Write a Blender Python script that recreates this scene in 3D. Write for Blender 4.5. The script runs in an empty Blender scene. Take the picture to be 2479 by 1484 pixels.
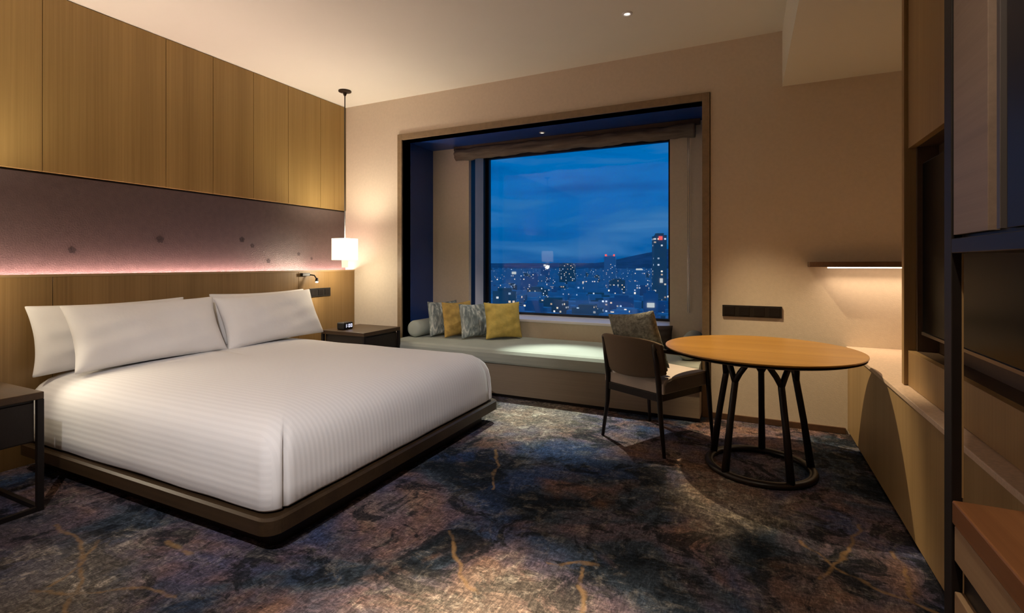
import bpy, bmesh, math, random
from mathutils import Vector, Matrix
random.seed(7)
R = math.radians
SC = bpy.context.scene
COL = SC.collection

# ------------------------------------------------------------------ camera
cam_data = bpy.data.cameras.new('camera')
cam = bpy.data.objects.new('camera', cam_data)
COL.objects.link(cam)
cam.location = (0.0, 0.0, 1.2)
cam.rotation_euler = (R(90), 0, math.atan2(571.5, 1204.7))
cam_data.sensor_fit = 'HORIZONTAL'
cam_data.sensor_width = 36.0
cam_data.lens = 36.0 * 1204.7 / 2479.0
cam_data.shift_y = -(742.0 - 638.0) / 2479.0
cam_data.clip_start = 0.02
cam_data.clip_end = 30000
SC.camera = cam

# ------------------------------------------------------------------ colour management
SC.view_settings.view_transform = 'Standard'
SC.view_settings.look = 'None'
SC.view_settings.gamma = 1.0
SC.view_settings.use_curve_mapping = False
SC.view_settings.exposure = 0.0
SC.cycles.use_denoising = True
SC.cycles.max_bounces = 8
SC.cycles.sample_clamp_indirect = 4.0

# ------------------------------------------------------------------ world: dusk sky
W = bpy.data.worlds.new('dusk_sky'); SC.world = W; W.use_nodes = True
nt = W.node_tree; nt.nodes.clear()
def N(t, kind, **kw):
    n = t.nodes.new(kind)
    for k, v in kw.items(): setattr(n, k, v)
    return n
def ramp(t, stops, fac=None):
    r = N(t, 'ShaderNodeValToRGB')
    el = r.color_ramp.elements
    while len(el) < len(stops): el.new(0.5)
    for e, (p, c) in zip(el, stops):
        e.position = p; e.color = (*c, 1) if len(c) == 3 else c
    if fac is not None: t.links.new(fac, r.inputs[0])
    return r
tc = N(nt, 'ShaderNodeTexCoord')
sep = N(nt, 'ShaderNodeSeparateXYZ'); nt.links.new(tc.outputs['Generated'], sep.inputs[0])
grad = ramp(nt, [(0.0, (0.0, 0.098, 0.345)), (0.05, (0.0, 0.118, 0.40)), (0.16, (0.0, 0.148, 0.475)), (0.5, (0.0, 0.135, 0.45)), (1.0, (0.004, 0.11, 0.38))], sep.outputs[2])
mp = N(nt, 'ShaderNodeMapping'); mp.inputs['Scale'].default_value = (2.2, 2.2, 11.0); mp.inputs['Location'].default_value = (0.75, 0.2, 0.45)
nt.links.new(tc.outputs['Generated'], mp.inputs[0])
nz = N(nt, 'ShaderNodeTexNoise'); nz.inputs['Scale'].default_value = 1.7; nz.inputs['Detail'].default_value = 5; nz.inputs['Distortion'].default_value = 0.5
nt.links.new(mp.outputs[0], nz.inputs['Vector'])
cl = ramp(nt, [(0.50, (0, 0, 0)), (0.72, (1, 1, 1))], nz.outputs[0])
mix = N(nt, 'ShaderNodeMix', data_type='RGBA'); nt.links.new(cl.outputs[0], mix.inputs[0]); nt.links.new(grad.outputs[0], mix.inputs[6]); mix.inputs[7].default_value = (0.04, 0.19, 0.46, 1)
dk = ramp(nt, [(0.28, (1, 1, 1)), (0.46, (0, 0, 0))], nz.outputs[0])
mix2 = N(nt, 'ShaderNodeMix', data_type='RGBA'); nt.links.new(dk.outputs[0], mix2.inputs[0]); nt.links.new(mix.outputs[2], mix2.inputs[6]); mix2.inputs[7].default_value = (0.0, 0.088, 0.33, 1)
bg = N(nt, 'ShaderNodeBackground'); nt.links.new(mix2.outputs[2], bg.inputs[0]); bg.inputs[1].default_value = 1.0
wo = N(nt, 'ShaderNodeOutputWorld'); nt.links.new(bg.outputs[0], wo.inputs[0])

# ------------------------------------------------------------------ lights of the room, plus added fill lamps
WARM = (1.0, 0.70, 0.40)
def lamp(kind, name, loc, power, color, rot=(0, 0, 0), **kw):
    d = bpy.data.lights.new(name, kind); d.energy = power; d.color = color
    for k, v in kw.items(): setattr(d, k, v)
    o = bpy.data.objects.new(name, d); o.location = loc; o.rotation_euler = rot
    COL.objects.link(o); return o
def aim(o, target):
    o.rotation_euler = (Vector(target) - o.location).to_track_quat('-Z', 'Y').to_euler()
# ceiling downlights, last two added as unseen fill (bodies are built further down)
DOWN = [  # x, y, power, spot angle, blend, colour, aim
    (-0.75, 3.424, 340, 45, 0.55, (1.0, 0.76, 0.47), (0.45, 3.50, 0)),
    (-0.72, 1.15, 820, 36, 0.9, (1.0, 0.82, 0.62), (-0.70, 1.15, 0)),
    (0.05, 0.45, 115, 95, 0.9, (1.0, 0.80, 0.58), (0.25, 0.7, 0)),  # unseen fill lamp, added to brighten the cabinets on the right
    (-0.35, -0.60, 365, 46, 0.9, (1.0, 0.95, 0.955), (-2.45, 2.25, 0.45)),  # unseen key lamp, added to light the bed
]
for x, y, p, a, b, c, tgt in DOWN:
    s = lamp('SPOT', 'downlight_and_fill_lamp', (x, y, 2.895), p, c, spot_size=R(a), spot_blend=b, shadow_soft_size=0.025)
    aim(s, tgt)
s = lamp('SPOT', 'bench_spot_lamp', (-1.81, 4.50, 2.455), 400, (0.92, 1.0, 0.86), spot_size=R(37), spot_blend=0.8, shadow_soft_size=0.015)
aim(s, (-1.34, 3.70, 0.0))
s = lamp('SPOT', 'bench_wide_lamp', (-1.77, 4.50, 2.455), 40, (1.0, 0.93, 0.80), spot_size=R(84), spot_blend=0.7, shadow_soft_size=0.02)
aim(s, (-1.75, 4.42, 0))

# ------------------------------------------------------------------ materials
MATS = {}
def pr(name, color, rough=0.6, metal=0.0, spec=0.5, emit=None, estr=0.0, bump=0.0, bscale=80.0, var=0.0, vscale=3.0, stretch=(1, 1, 1), coat=0.0, sheen=0.0):
    m = bpy.data.materials.new(name); m.use_nodes = True; t = m.node_tree
    b = t.nodes['Principled BSDF']
    b.inputs['Base Color'].default_value = (*color, 1); b.inputs['Roughness'].default_value = rough
    b.inputs['Metallic'].default_value = metal; b.inputs['Specular IOR Level'].default_value = spec
    b.inputs['Coat Weight'].default_value = coat; b.inputs['Sheen Weight'].default_value = sheen
    if emit: b.inputs['Emission Color'].default_value = (*emit, 1); b.inputs['Emission Strength'].default_value = estr
    c = N(t, 'ShaderNodeTexCoord'); mp = N(t, 'ShaderNodeMapping'); mp.inputs['Scale'].default_value = stretch
    t.links.new(c.outputs['Object'], mp.inputs[0])
    n1 = N(t, 'ShaderNodeTexNoise'); n1.inputs['Scale'].default_value = vscale; n1.inputs['Detail'].default_value = 6
    t.links.new(mp.outputs[0], n1.inputs['Vector'])
    v = var if var else 0.06
    lo = tuple(max(0, k * (1 - v)) for k in color); hi = tuple(min(1, k * (1 + v)) for k in color)
    r = ramp(t, [(0.3, lo), (0.7, hi)], n1.outputs[0]); t.links.new(r.outputs[0], b.inputs['Base Color'])
    if bump:
        n2 = N(t, 'ShaderNodeTexNoise'); n2.inputs['Scale'].default_value = bscale; n2.inputs['Detail'].default_value = 3
        t.links.new(mp.outputs[0], n2.inputs['Vector'])
        bp = N(t, 'ShaderNodeBump'); bp.inputs['Strength'].default_value = bump; bp.inputs['Distance'].default_value = 0.01
        t.links.new(n2.outputs[0], bp.inputs['Height']); t.links.new(bp.outputs[0], b.inputs['Normal'])
    MATS[name] = m; return m

def wood(name, c0, c1, axis='z', rough=0.5, fine=70.0, spec=0.4):
    """straight-grained veneer; axis is the grain direction"""
    m = bpy.data.materials.new(name); m.use_nodes = True; t = m.node_tree; b = t.nodes['Principled BSDF']
    b.inputs['Roughness'].default_value = rough; b.inputs['Specular IOR Level'].default_value = spec
    c = N(t, 'ShaderNodeTexCoord'); mp = N(t, 'ShaderNodeMapping')
    sc = {'x': (0.012, 1, 1), 'y': (1, 0.012, 1), 'z': (1, 1, 0.012)}[axis]; mp.inputs['Scale'].default_value = sc
    t.links.new(c.outputs['Object'], mp.inputs[0])
    n1 = N(t, 'ShaderNodeTexNoise'); n1.inputs['Scale'].default_value = fine; n1.inputs['Detail'].default_value = 4; n1.inputs['Roughness'].default_value = 0.65
    t.links.new(mp.outputs[0], n1.inputs['Vector'])
    n2 = N(t, 'ShaderNodeTexNoise'); n2.inputs['Scale'].default_value = fine * 0.09; n2.inputs['Detail'].default_value = 2
    t.links.new(mp.outputs[0], n2.inputs['Vector'])
    mx = N(t, 'ShaderNodeMath', operation='MULTIPLY_ADD'); t.links.new(n2.outputs[0], mx.inputs[0]); mx.inputs[1].default_value = 0.55; mx.inputs[2].default_value = -0.02
    ad = N(t, 'ShaderNodeMath', operation='MULTIPLY_ADD'); t.links.new(n1.outputs[0], ad.inputs[0]); ad.inputs[1].default_value = 0.5; t.links.new(mx.outputs[0], ad.inputs[2])
    r = ramp(t, [(0.33, c0), (0.67, c1)], ad.outputs[0]); t.links.new(r.outputs[0], b.inputs['Base Color'])
    bp = N(t, 'ShaderNodeBump'); bp.inputs['Strength'].default_value = 0.12; bp.inputs['Distance'].default_value = 0.004
    t.links.new(n1.outputs[0], bp.inputs['Height']); t.links.new(bp.outputs[0], b.inputs['Normal'])
    MATS[name] = m; return m

M_oak = wood('oak_veneer', (0.285, 0.170, 0.052), (0.42, 0.262, 0.090), 'z', 0.45)
M_oak_low = wood('oak_veneer_headboard', (0.20, 0.115, 0.040), (0.31, 0.185, 0.070), 'z', 0.45)  # oak copy darkened in colour to offset lamp spill on the headboard
M_oak_y = wood('oak_veneer_level', (0.30, 0.19, 0.09), (0.42, 0.28, 0.14), 'y', 0.45)
M_walnut = wood('walnut_dark', (0.035, 0.018, 0.009), (0.085, 0.045, 0.022), 'x', 0.4)
M_rail = wood('bed_rail_wood', (0.022, 0.012, 0.005), (0.048, 0.027, 0.011), 'x', 0.45)
M_stand = wood('bedside_brown_wood', (0.035, 0.018, 0.007), (0.072, 0.038, 0.015), 'x', 0.4)
M_standbox = wood('bedside_dark_wood', (0.009, 0.005, 0.003), (0.018, 0.010, 0.006), 'x', 0.45)
M_table = wood('table_wood', (0.28, 0.135, 0.022), (0.42, 0.22, 0.042), 'x', 0.33, 40)
M_panel = wood('media_wall_wood', (0.25, 0.155, 0.066), (0.36, 0.235, 0.105), 'z', 0.5)
M_desk = wood('desk_front_wood', (0.25, 0.165, 0.07), (0.36, 0.245, 0.115), 'z', 0.5)
M_cab = wood('cabinet_wood', (0.16, 0.115, 0.09), (0.23, 0.165, 0.13), 'y', 0.5)
M_benchwood = wood('bench_front_wood', (0.22, 0.17, 0.12), (0.29, 0.225, 0.16), 'x', 0.55)
M_wall = pr('wall_covering', (0.655, 0.555, 0.425), 0.8, bump=0.10, bscale=160, var=0.03, vscale=40)
M_ceil = pr('ceiling_paint', (0.79, 0.765, 0.645), 0.9, var=0.01)
M_mid = pr('headboard_leather', (0.095, 0.063, 0.060), 0.30, spec=0.85, bump=0.30, bscale=110, var=0.12, vscale=25)
M_petal = pr('flower_motif', (0.052, 0.037, 0.038), 0.4)
M_dark = pr('dark_metal', (0.010, 0.007, 0.006), 0.5, spec=0.3)
M_black = pr('black_plastic', (0.012, 0.010, 0.009), 0.4)
M_blackwood = pr('dark_stained_wood', (0.011, 0.006, 0.004), 0.4, var=0.3, vscale=20)
M_jamb = pr('sky_tinted_lacquer', (0.010, 0.048, 0.23), 0.30, spec=0.5)  # sky reflection put into the base colour as blue
M_trim = pr('window_surround_wood', (0.24, 0.165, 0.09), 0.5, var=0.12, vscale=30)
M_white = pr('white_cotton', (0.80, 0.77, 0.74), 0.85, bump=0.12, bscale=35, sheen=0.1)
M_seat = pr('bench_fabric', (0.36, 0.385, 0.335), 0.9, bump=0.25, bscale=300)
M_bolster = pr('bolster_fabric', (0.38, 0.41, 0.36), 0.9, bump=0.25, bscale=300)
M_yellow = pr('yellow_fabric', (0.58, 0.42, 0.10), 0.85, bump=0.25, bscale=90, var=0.22, vscale=14)
M_gold = pr('gold_fabric', (0.50, 0.32, 0.08), 0.85, bump=0.25, bscale=90, var=0.25, vscale=20)
M_brownfab = pr('brown_fabric', (0.05, 0.035, 0.026), 0.9, bump=0.2, bscale=200)
M_chairback = pr('chair_back_fabric', (0.16, 0.115, 0.075), 0.85, bump=0.2, bscale=250)
M_chairseat = pr('chair_seat_fabric', (0.55, 0.48, 0.42), 0.9, bump=0.2, bscale=250)
M_chairside = pr('chair_seat_side_fabric', (0.22, 0.19, 0.18), 0.9, bump=0.2, bscale=250)
M_greyfab = pr('grey_chair_cushion_fabric', (0.24, 0.25, 0.22), 0.9, bump=0.6, bscale=70, var=0.45, vscale=45)
M_blind = pr('blind_fabric', (0.15, 0.115, 0.085), 0.9, bump=0.6, bscale=22, var=0.25, vscale=12, stretch=(0.4, 1, 2.5))
M_sill = pr('sill_stone', (0.85, 0.80, 0.82), 0.3)
M_alu = pr('aluminium_frame', (0.80, 0.81, 0.84), 0.5)
M_frame = pr('black_window_frame', (0.008, 0.009, 0.016), 0.4)
M_counter = pr('desk_top_stone', (0.58, 0.44, 0.33), 0.45, bump=0.15, bscale=200, var=0.12, vscale=90)
M_shelfwood = pr('shelf_dark_wood', (0.09, 0.045, 0.022), 0.45, var=0.2, vscale=30)
M_screen = pr('screen_glass', (0.006, 0.006, 0.006), 0.25, spec=0.05)
M_niche = pr('niche_lining', (0.075, 0.048, 0.028), 0.5, var=0.12, vscale=30)
M_bezel = pr('bezel_metal', (0.16, 0.13, 0.10), 0.35, metal=0.7)
M_chrome = pr('chrome', (0.55, 0.55, 0.55), 0.2, metal=1.0)
M_whitepl = pr('white_plastic', (0.75, 0.73, 0.70), 0.4)
M_bronze = pr('bronze_canopy', (0.035, 0.022, 0.012), 0.4, metal=0.6)
M_top2 = wood('low_cabinet_top', (0.16, 0.066, 0.026), (0.25, 0.110, 0.045), 'y', 0.35)
M_drawer = wood('low_cabinet_front', (0.26, 0.17, 0.095), (0.36, 0.245, 0.145), 'y', 0.5)
M_pull = pr('grey_edge_pull', (0.07, 0.06, 0.06), 0.45)
M_hood = pr('glossy_dark_shelf', (0.016, 0.016, 0.024), 0.35, spec=0.15)

def emis(name, color, strength):
    m = bpy.data.materials.new(name); m.use_nodes = True; t = m.node_tree; t.nodes.clear()
    e = N(t, 'ShaderNodeEmission'); e.inputs[0].default_value = (*color, 1); e.inputs[1].default_value = strength
    o = N(t, 'ShaderNodeOutputMaterial'); t.links.new(e.outputs[0], o.inputs[0]); MATS[name] = m; return m
M_led = emis('headboard_led', (1.0, 0.66, 0.60), 62.0)
M_shelfled = emis('shelf_led', (1.0, 0.72, 0.50), 9.0)
M_shade = emis('lit_glass_shade', (1.0, 0.86, 0.66), 2.2)
M_bulb = emis('lit_bulb_core', (1.0, 0.90, 0.72), 14.0)
M_tube = emis('lit_lower_glass', (1.0, 0.82, 0.56), 1.25)
M_reading = emis('reading_led', (1.0, 0.88, 0.66), 40.0)
M_lens = emis('downlight_lens', (1.0, 0.92, 0.80), 1.6)
M_digit = emis('clock_digits', (0.75, 0.75, 1.0), 1.6)

def glass():
    m = bpy.data.materials.new('window_glass'); m.use_nodes = True; t = m.node_tree; t.nodes.clear()
    tr = N(t, 'ShaderNodeBsdfTransparent'); gl = N(t, 'ShaderNodeBsdfGlossy'); gl.inputs['Roughness'].default_value = 0.02
    fr = N(t, 'ShaderNodeFresnel'); fr.inputs[0].default_value = 1.35
    mx = N(t, 'ShaderNodeMixShader'); t.links.new(fr.outputs[0], mx.inputs[0]); t.links.new(tr.outputs[0], mx.inputs[1]); t.links.new(gl.outputs[0], mx.inputs[2])
    o = N(t, 'ShaderNodeOutputMaterial'); t.links.new(mx.outputs[0], o.inputs[0]); return m
M_glass = glass()

TWIGS = [[(-2.875, 1.168), (-2.588, 1.136), (-2.446, 1.087), (-2.394, 1.044)], [(-2.534, 1.186), (-2.394, 1.044), (-2.353, 0.935)],
         [(-2.373, 1.045), (-2.226, 0.964), (-2.116, 0.888), (-1.95, 0.80)], [(-2.37, 0.891), (-2.2, 0.959), (-2.054, 1.059), (-1.869, 1.103)], [(-2.27, 1.297), (-2.08, 1.302)],
         [(-1.205, 1.901), (-1.09, 1.762), (-1.003, 1.652), (-0.887, 1.574)], [(-1.458, 2.848), (-1.221, 2.346)], [(-0.595, 1.88), (-0.511, 1.649), (-0.45, 1.45)], [(-0.72, 1.868), (-0.526, 1.93)],
         [(0.193, 2.491), (0.312, 2.349), (0.415, 2.243), (0.514, 2.195), (0.61, 2.167)], [(0.47, 2.755), (0.374, 2.49), (0.274, 2.272), (0.233, 2.205)], [(0.543, 2.553), (0.56, 2.445), (0.532, 2.285), (0.52, 2.205)]]
PALE_POOL_PATCHES = [(-1.55, 3.66, 0.50), (-0.80, 1.38, 0.42), (-2.35, 0.85, 0.40), (-0.10, 2.72, 0.34), (-0.1, 0.3, 0.45), (-3.2, -0.4, 0.5), (-1.4, -0.6, 0.5)]   # pale flower patches, also painting lamp pools lighter: x, y, radius
def carpet():
    m = bpy.data.materials.new('patterned_carpet'); m.use_nodes = True; t = m.node_tree; b = t.nodes['Principled BSDF']; L = t.links.new
    b.inputs['Roughness'].default_value = 0.95; b.inputs['Specular IOR Level'].default_value = 0.1
    c = N(t, 'ShaderNodeTexCoord')
    def noise(scale, detail=4, dist=0.0, loc=(0, 0, 0), sc=(1, 1, 1), rough=0.55):
        mp = N(t, 'ShaderNodeMapping'); mp.inputs['Location'].default_value = loc; mp.inputs['Scale'].default_value = sc
        L(c.outputs['Object'], mp.inputs[0])
        n = N(t, 'ShaderNodeTexNoise'); n.inputs['Scale'].default_value = scale; n.inputs['Detail'].default_value = detail
        n.inputs['Distortion'].default_value = dist; n.inputs['Roughness'].default_value = rough
        L(mp.outputs[0], n.inputs['Vector']); return n.outputs[0]
    def mixc(f, a, bb, mode='MIX'):
        x = N(t, 'ShaderNodeMix', data_type='RGBA', blend_type=mode)
        for s, v in ((0, f), (6, a), (7, bb)):
            if isinstance(v, (tuple, float)): x.inputs[s].default_value = v if isinstance(v, float) else (*v, 1)
            else: L(v, x.inputs[s])
        return x.outputs[2]
    def mth(op, a, bb):
        x = N(t, 'ShaderNodeMath', operation=op)
        for s, v in ((0, a), (1, bb)):
            if isinstance(v, float): x.inputs[s].default_value = v
            else: L(v, x.inputs[s])
        return x.outputs[0]
    big = noise(1.25, 5, 0.8, (3.1, 0.4, 0))
    hue = noise(1.6, 3, 0.5, (8.3, 5.0, 2))
    base = ramp(t, [(0.36, (0.010, 0.015, 0.022)), (0.44, (0.040, 0.055, 0.078)), (0.51, (0.095, 0.075, 0.094)), (0.59, (0.175, 0.105, 0.085)), (0.72, (0.25, 0.18, 0.13))], big).outputs[0]
    blue = ramp(t, [(0.48, (0, 0, 0)), (0.62, (1, 1, 1))], hue).outputs[0]
    base = mixc(mth('MULTIPLY', blue, 0.7), base, (0.028, 0.055, 0.14))
    rust = ramp(t, [(0.56, (0, 0, 0)), (0.68, (1, 1, 1))], noise(2.1, 3, 0.7, (1.0, 9.0, 4))).outputs[0]
    base = mixc(mth('MULTIPLY', rust, 0.6), base, (0.19, 0.095, 0.05))
    # torn-leaf shaped ink patches
    ink = ramp(t, [(0.505, (0, 0, 0)), (0.555, (1, 1, 1))], noise(4.2, 9, 0.7, (4.0, 2.0, 7), rough=0.74)).outputs[0]
    base = mixc(mth('MULTIPLY', ink, 0.86), base, (0.010, 0.013, 0.018))
    # pale flecks, strengthened in zones that paint lamp pools lighter
    pale = ramp(t, [(0.515, (0, 0, 0)), (0.64, (1, 1, 1))], noise(8.5, 10, 0.9, (0.5, 0.1, 3), rough=0.76)).outputs[0]
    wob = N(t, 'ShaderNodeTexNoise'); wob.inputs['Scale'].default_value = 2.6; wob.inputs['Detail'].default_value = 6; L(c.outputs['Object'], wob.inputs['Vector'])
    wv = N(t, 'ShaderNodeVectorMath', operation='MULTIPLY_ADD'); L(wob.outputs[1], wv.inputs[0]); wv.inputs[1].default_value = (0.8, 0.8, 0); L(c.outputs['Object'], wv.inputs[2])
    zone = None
    for mx_, my_, mr_ in PALE_POOL_PATCHES:
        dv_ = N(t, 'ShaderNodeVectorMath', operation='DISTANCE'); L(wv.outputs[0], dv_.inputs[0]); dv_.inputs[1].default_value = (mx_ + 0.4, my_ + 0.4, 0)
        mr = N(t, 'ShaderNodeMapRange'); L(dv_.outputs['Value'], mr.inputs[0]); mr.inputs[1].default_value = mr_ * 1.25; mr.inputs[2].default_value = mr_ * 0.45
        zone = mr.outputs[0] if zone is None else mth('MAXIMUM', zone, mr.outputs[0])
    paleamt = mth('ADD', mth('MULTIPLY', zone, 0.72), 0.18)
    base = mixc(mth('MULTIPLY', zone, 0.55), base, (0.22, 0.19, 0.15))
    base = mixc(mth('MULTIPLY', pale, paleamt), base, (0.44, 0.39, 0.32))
    # fibrous brush strokes in two directions
    st1 = noise(46, 6, 1.1, (0, 0, 0), (0.5, 1.3, 1), 0.75); st2 = noise(52, 6, 1.1, (5, 3, 0), (1.3, 0.45, 1), 0.75)
    mm = N(t, 'ShaderNodeMath', operation='ADD'); L(mth('MULTIPLY', st1, 0.5), mm.inputs[0]); L(mth('MULTIPLY', st2, 0.5), mm.inputs[1])
    st = ramp(t, [(0.36, (0.24, 0.24, 0.25)), (0.5, (0.92, 0.92, 0.92)), (0.64, (2.5, 2.42, 2.3))], mm.outputs[0]).outputs[0]
    base = mixc(1.0, base, st, 'MULTIPLY')
    # tan twigs woven into the carpet: broken lines drawn as distance to short segments
    nv = N(t, 'ShaderNodeTexNoise'); nv.inputs['Scale'].default_value = 7.0; nv.inputs['Detail'].default_value = 4; L(c.outputs['Object'], nv.inputs['Vector'])
    vm = N(t, 'ShaderNodeVectorMath', operation='MULTIPLY_ADD'); L(nv.outputs[1], vm.inputs[0]); vm.inputs[1].default_value = (0.09, 0.09, 0); L(c.outputs['Object'], vm.inputs[2])
    off = N(t, 'ShaderNodeVectorMath', operation='SUBTRACT'); L(vm.outputs[0], off.inputs[0]); off.inputs[1].default_value = (0.045, 0.045, 0)
    P = off.outputs[0]
    def vop(op, a, bb):
        x = N(t, 'ShaderNodeVectorMath', operation=op)
        for i_, v_ in ((0, a), (1, bb)):
            if isinstance(v_, tuple): x.inputs[i_].default_value = v_
            else: L(v_, x.inputs[i_])
        return x
    dmin = None
    for line in TWIGS:
        for (ax, ay), (bx, by) in zip(line[:-1], line[1:]):
            ab = (bx - ax, by - ay, 0.0); l2 = ab[0] ** 2 + ab[1] ** 2
            pa = vop('SUBTRACT', P, (ax, ay, 0.0)).outputs[0]
            dt = vop('DOT_PRODUCT', pa, ab).outputs['Value']
            h_ = N(t, 'ShaderNodeMath', operation='DIVIDE', use_clamp=True); L(dt, h_.inputs[0]); h_.inputs[1].default_value = l2
            sc2 = N(t, 'ShaderNodeVectorMath', operation='SCALE'); sc2.inputs[0].default_value = ab; L(h_.outputs[0], sc2.inputs['Scale'])
            dd = vop('LENGTH', vop('SUBTRACT', pa, sc2.outputs[0]).outputs[0], (0.0, 0.0, 0.0)).outputs['Value']
            dmin = dd if dmin is None else mth('MINIMUM', dmin, dd)
    ln = ramp(t, [(0.003, (1, 1, 1)), (0.012, (0, 0, 0))], dmin).outputs[0]
    brk = ramp(t, [(0.36, (0.25, 0.25, 0.25)), (0.55, (1, 1, 1))], noise(14, 4, 0.4, (2, 6, 1))).outputs[0]
    base = mixc(mth('MULTIPLY', mth('MULTIPLY', ln, brk), 0.62), base, (0.32, 0.195, 0.085))
    L(base, b.inputs['Base Color'])
    bp = N(t, 'ShaderNodeBump'); bp.inputs['Strength'].default_value = 0.5; bp.inputs['Distance'].default_value = 0.01
    L(noise(260, 2), bp.inputs['Height']); L(bp.outputs[0], b.inputs['Normal'])
    return m
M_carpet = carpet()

def damask():
    """white cotton with narrow woven stripes: along the bed, folding down the foot, level on the sides"""
    m = bpy.data.materials.new('striped_white_cotton'); m.use_nodes = True; t = m.node_tree; b = t.nodes['Principled BSDF']; L = t.links.new
    b.inputs['Roughness'].default_value = 0.8; b.inputs['Base Color'].default_value = (0.80, 0.77, 0.74, 1)
    c = N(t, 'ShaderNodeTexCoord'); s = N(t, 'ShaderNodeSeparateXYZ'); L(c.outputs['Object'], s.inputs[0])
    g = N(t, 'ShaderNodeNewGeometry'); s2 = N(t, 'ShaderNodeSeparateXYZ'); L(g.outputs['Normal'], s2.inputs[0])
    ab = N(t, 'ShaderNodeMath', operation='ABSOLUTE'); L(s2.outputs[1], ab.inputs[0])
    gt = N(t, 'ShaderNodeMath', operation='GREATER_THAN'); L(ab.outputs[0], gt.inputs[0]); gt.inputs[1].default_value = 0.7
    mx = N(t, 'ShaderNodeMix'); L(gt.outputs[0], mx.inputs[0]); L(s.outputs[1], mx.inputs[2]); L(s.outputs[2], mx.inputs[3])
    ml = N(t, 'ShaderNodeMath', operation='MULTIPLY'); L(mx.outputs[0], ml.inputs[0]); ml.inputs[1].default_value = 2 * math.pi / 0.028
    sn = N(t, 'ShaderNodeMath', operation='SINE'); L(ml.outputs[0], sn.inputs[0])
    r = ramp(t, [(0.35, (0.782, 0.762, 0.748)), (0.65, (0.815, 0.795, 0.78))], None)
    m2 = N(t, 'ShaderNodeMath', operation='MULTIPLY_ADD'); L(sn.outputs[0], m2.inputs[0]); m2.inputs[1].default_value = 0.5; m2.inputs[2].default_value = 0.5
    L(m2.outputs[0], r.inputs[0]); L(r.outputs[0], b.inputs['Base Color'])
    bp = N(t, 'ShaderNodeBump'); bp.inputs['Strength'].default_value = 0.12; bp.inputs['Distance'].default_value = 0.003
    L(m2.outputs[0], bp.inputs['Height']); L(bp.outputs[0], b.inputs['Normal']); return m
M_damask = damask()

def marbled(name, c0, c1, c2):
    m = bpy.data.materials.new(name); m.use_nodes = True; t = m.node_tree; b = t.nodes['Principled BSDF']; L = t.links.new
    b.inputs['Roughness'].default_value = 0.8
    c = N(t, 'ShaderNodeTexCoord'); mp = N(t, 'ShaderNodeMapping'); mp.inputs['Scale'].default_value = (1.0, 1.0, 0.35); L(c.outputs['Object'], mp.inputs[0])
    n = N(t, 'ShaderNodeTexNoise'); n.inputs['Scale'].default_value = 16; n.inputs['Detail'].default_value = 5; n.inputs['Distortion'].default_value = 2.2; L(mp.outputs[0], n.inputs['Vector'])
    r = ramp(t, [(0.40, c0), (0.52, c1), (0.62, c2)], n.outputs[0]); L(r.outputs[0], b.inputs['Base Color']); return m
M_greypat = marbled('grey_streaked_fabric', (0.16, 0.19, 0.19), (0.32, 0.36, 0.34), (0.60, 0.62, 0.57))

def facade(name, base, lit_frac, cell, glow):
    """city facade: a grid of windows, a random share of them lit"""
    m = bpy.data.materials.new(name); m.use_nodes = True; t = m.node_tree; b = t.nodes['Principled BSDF']; L = t.links.new
    b.inputs['Roughness'].default_value = 0.7; b.inputs['Base Color'].default_value = (*base, 1)
    c = N(t, 'ShaderNodeTexCoord'); s = N(t, 'ShaderNodeSeparateXYZ'); L(c.outputs['Object'], s.inputs[0])
    oi = N(t, 'ShaderNodeObjectInfo')
    def mth(op, a, bb=None):
        x = N(t, 'ShaderNodeMath', operation=op)
        for i, v in enumerate((a, bb)):
            if v is None: continue
            if isinstance(v, (int, float)): x.inputs[i].default_value = v
            else: L(v, x.inputs[i])
        return x.outputs[0]
    u = mth('DIVIDE', mth('ADD', s.outputs[0], s.outputs[1]), cell); w = mth('DIVIDE', s.outputs[2], cell)
    cu, cw = mth('FLOOR', u), mth('FLOOR', w); fu, fw = mth('FRACT', u), mth('FRACT', w)
    cb = N(t, 'ShaderNodeCombineXYZ'); L(cu, cb.inputs[0]); L(cw, cb.inputs[1]); L(mth('MULTIPLY', oi.outputs['Random'], 91.0), cb.inputs[2])
    wn = N(t, 'ShaderNodeTexWhiteNoise', noise_dimensions='3D'); L(cb.outputs[0], wn.inputs['Vector'])
    lit = mth('LESS_THAN', wn.outputs[0], lit_frac)
    mask = mth('MULTIPLY', mth('MULTIPLY', mth('GREATER_THAN', fu, 0.22), mth('LESS_THAN', fu, 0.80)), mth('MULTIPLY', mth('GREATER_THAN', fw, 0.28), mth('LESS_THAN', fw, 0.78)))
    g = N(t, 'ShaderNodeNewGeometry'); s3 = N(t, 'ShaderNodeSeparateXYZ'); L(g.outputs['Normal'], s3.inputs[0])
    side = mth('LESS_THAN', mth('ABSOLUTE', s3.outputs[2]), 0.5)
    colr = ramp(t, [(0.0, (1.0, 0.66, 0.36)), (0.4, (1.0, 0.85, 0.62)), (0.7, (0.85, 0.92, 1.0)), (1.0, (0.55, 0.75, 1.0))], None)
    sp = N(t, 'ShaderNodeSeparateColor'); L(wn.outputs[1], sp.inputs[0]); L(sp.outputs[1], colr.inputs[0])
    L(colr.outputs[0], b.inputs['Emission Color'])
    L(mth('MULTIPLY', mth('MULTIPLY', mth('MULTIPLY', lit, mask), side), mth('MULTIPLY', mth('ADD', sp.outputs[2], 0.25), glow)), b.inputs['Emission Strength'])
    m.cycles.emission_sampling = 'NONE'
    return m
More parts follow.
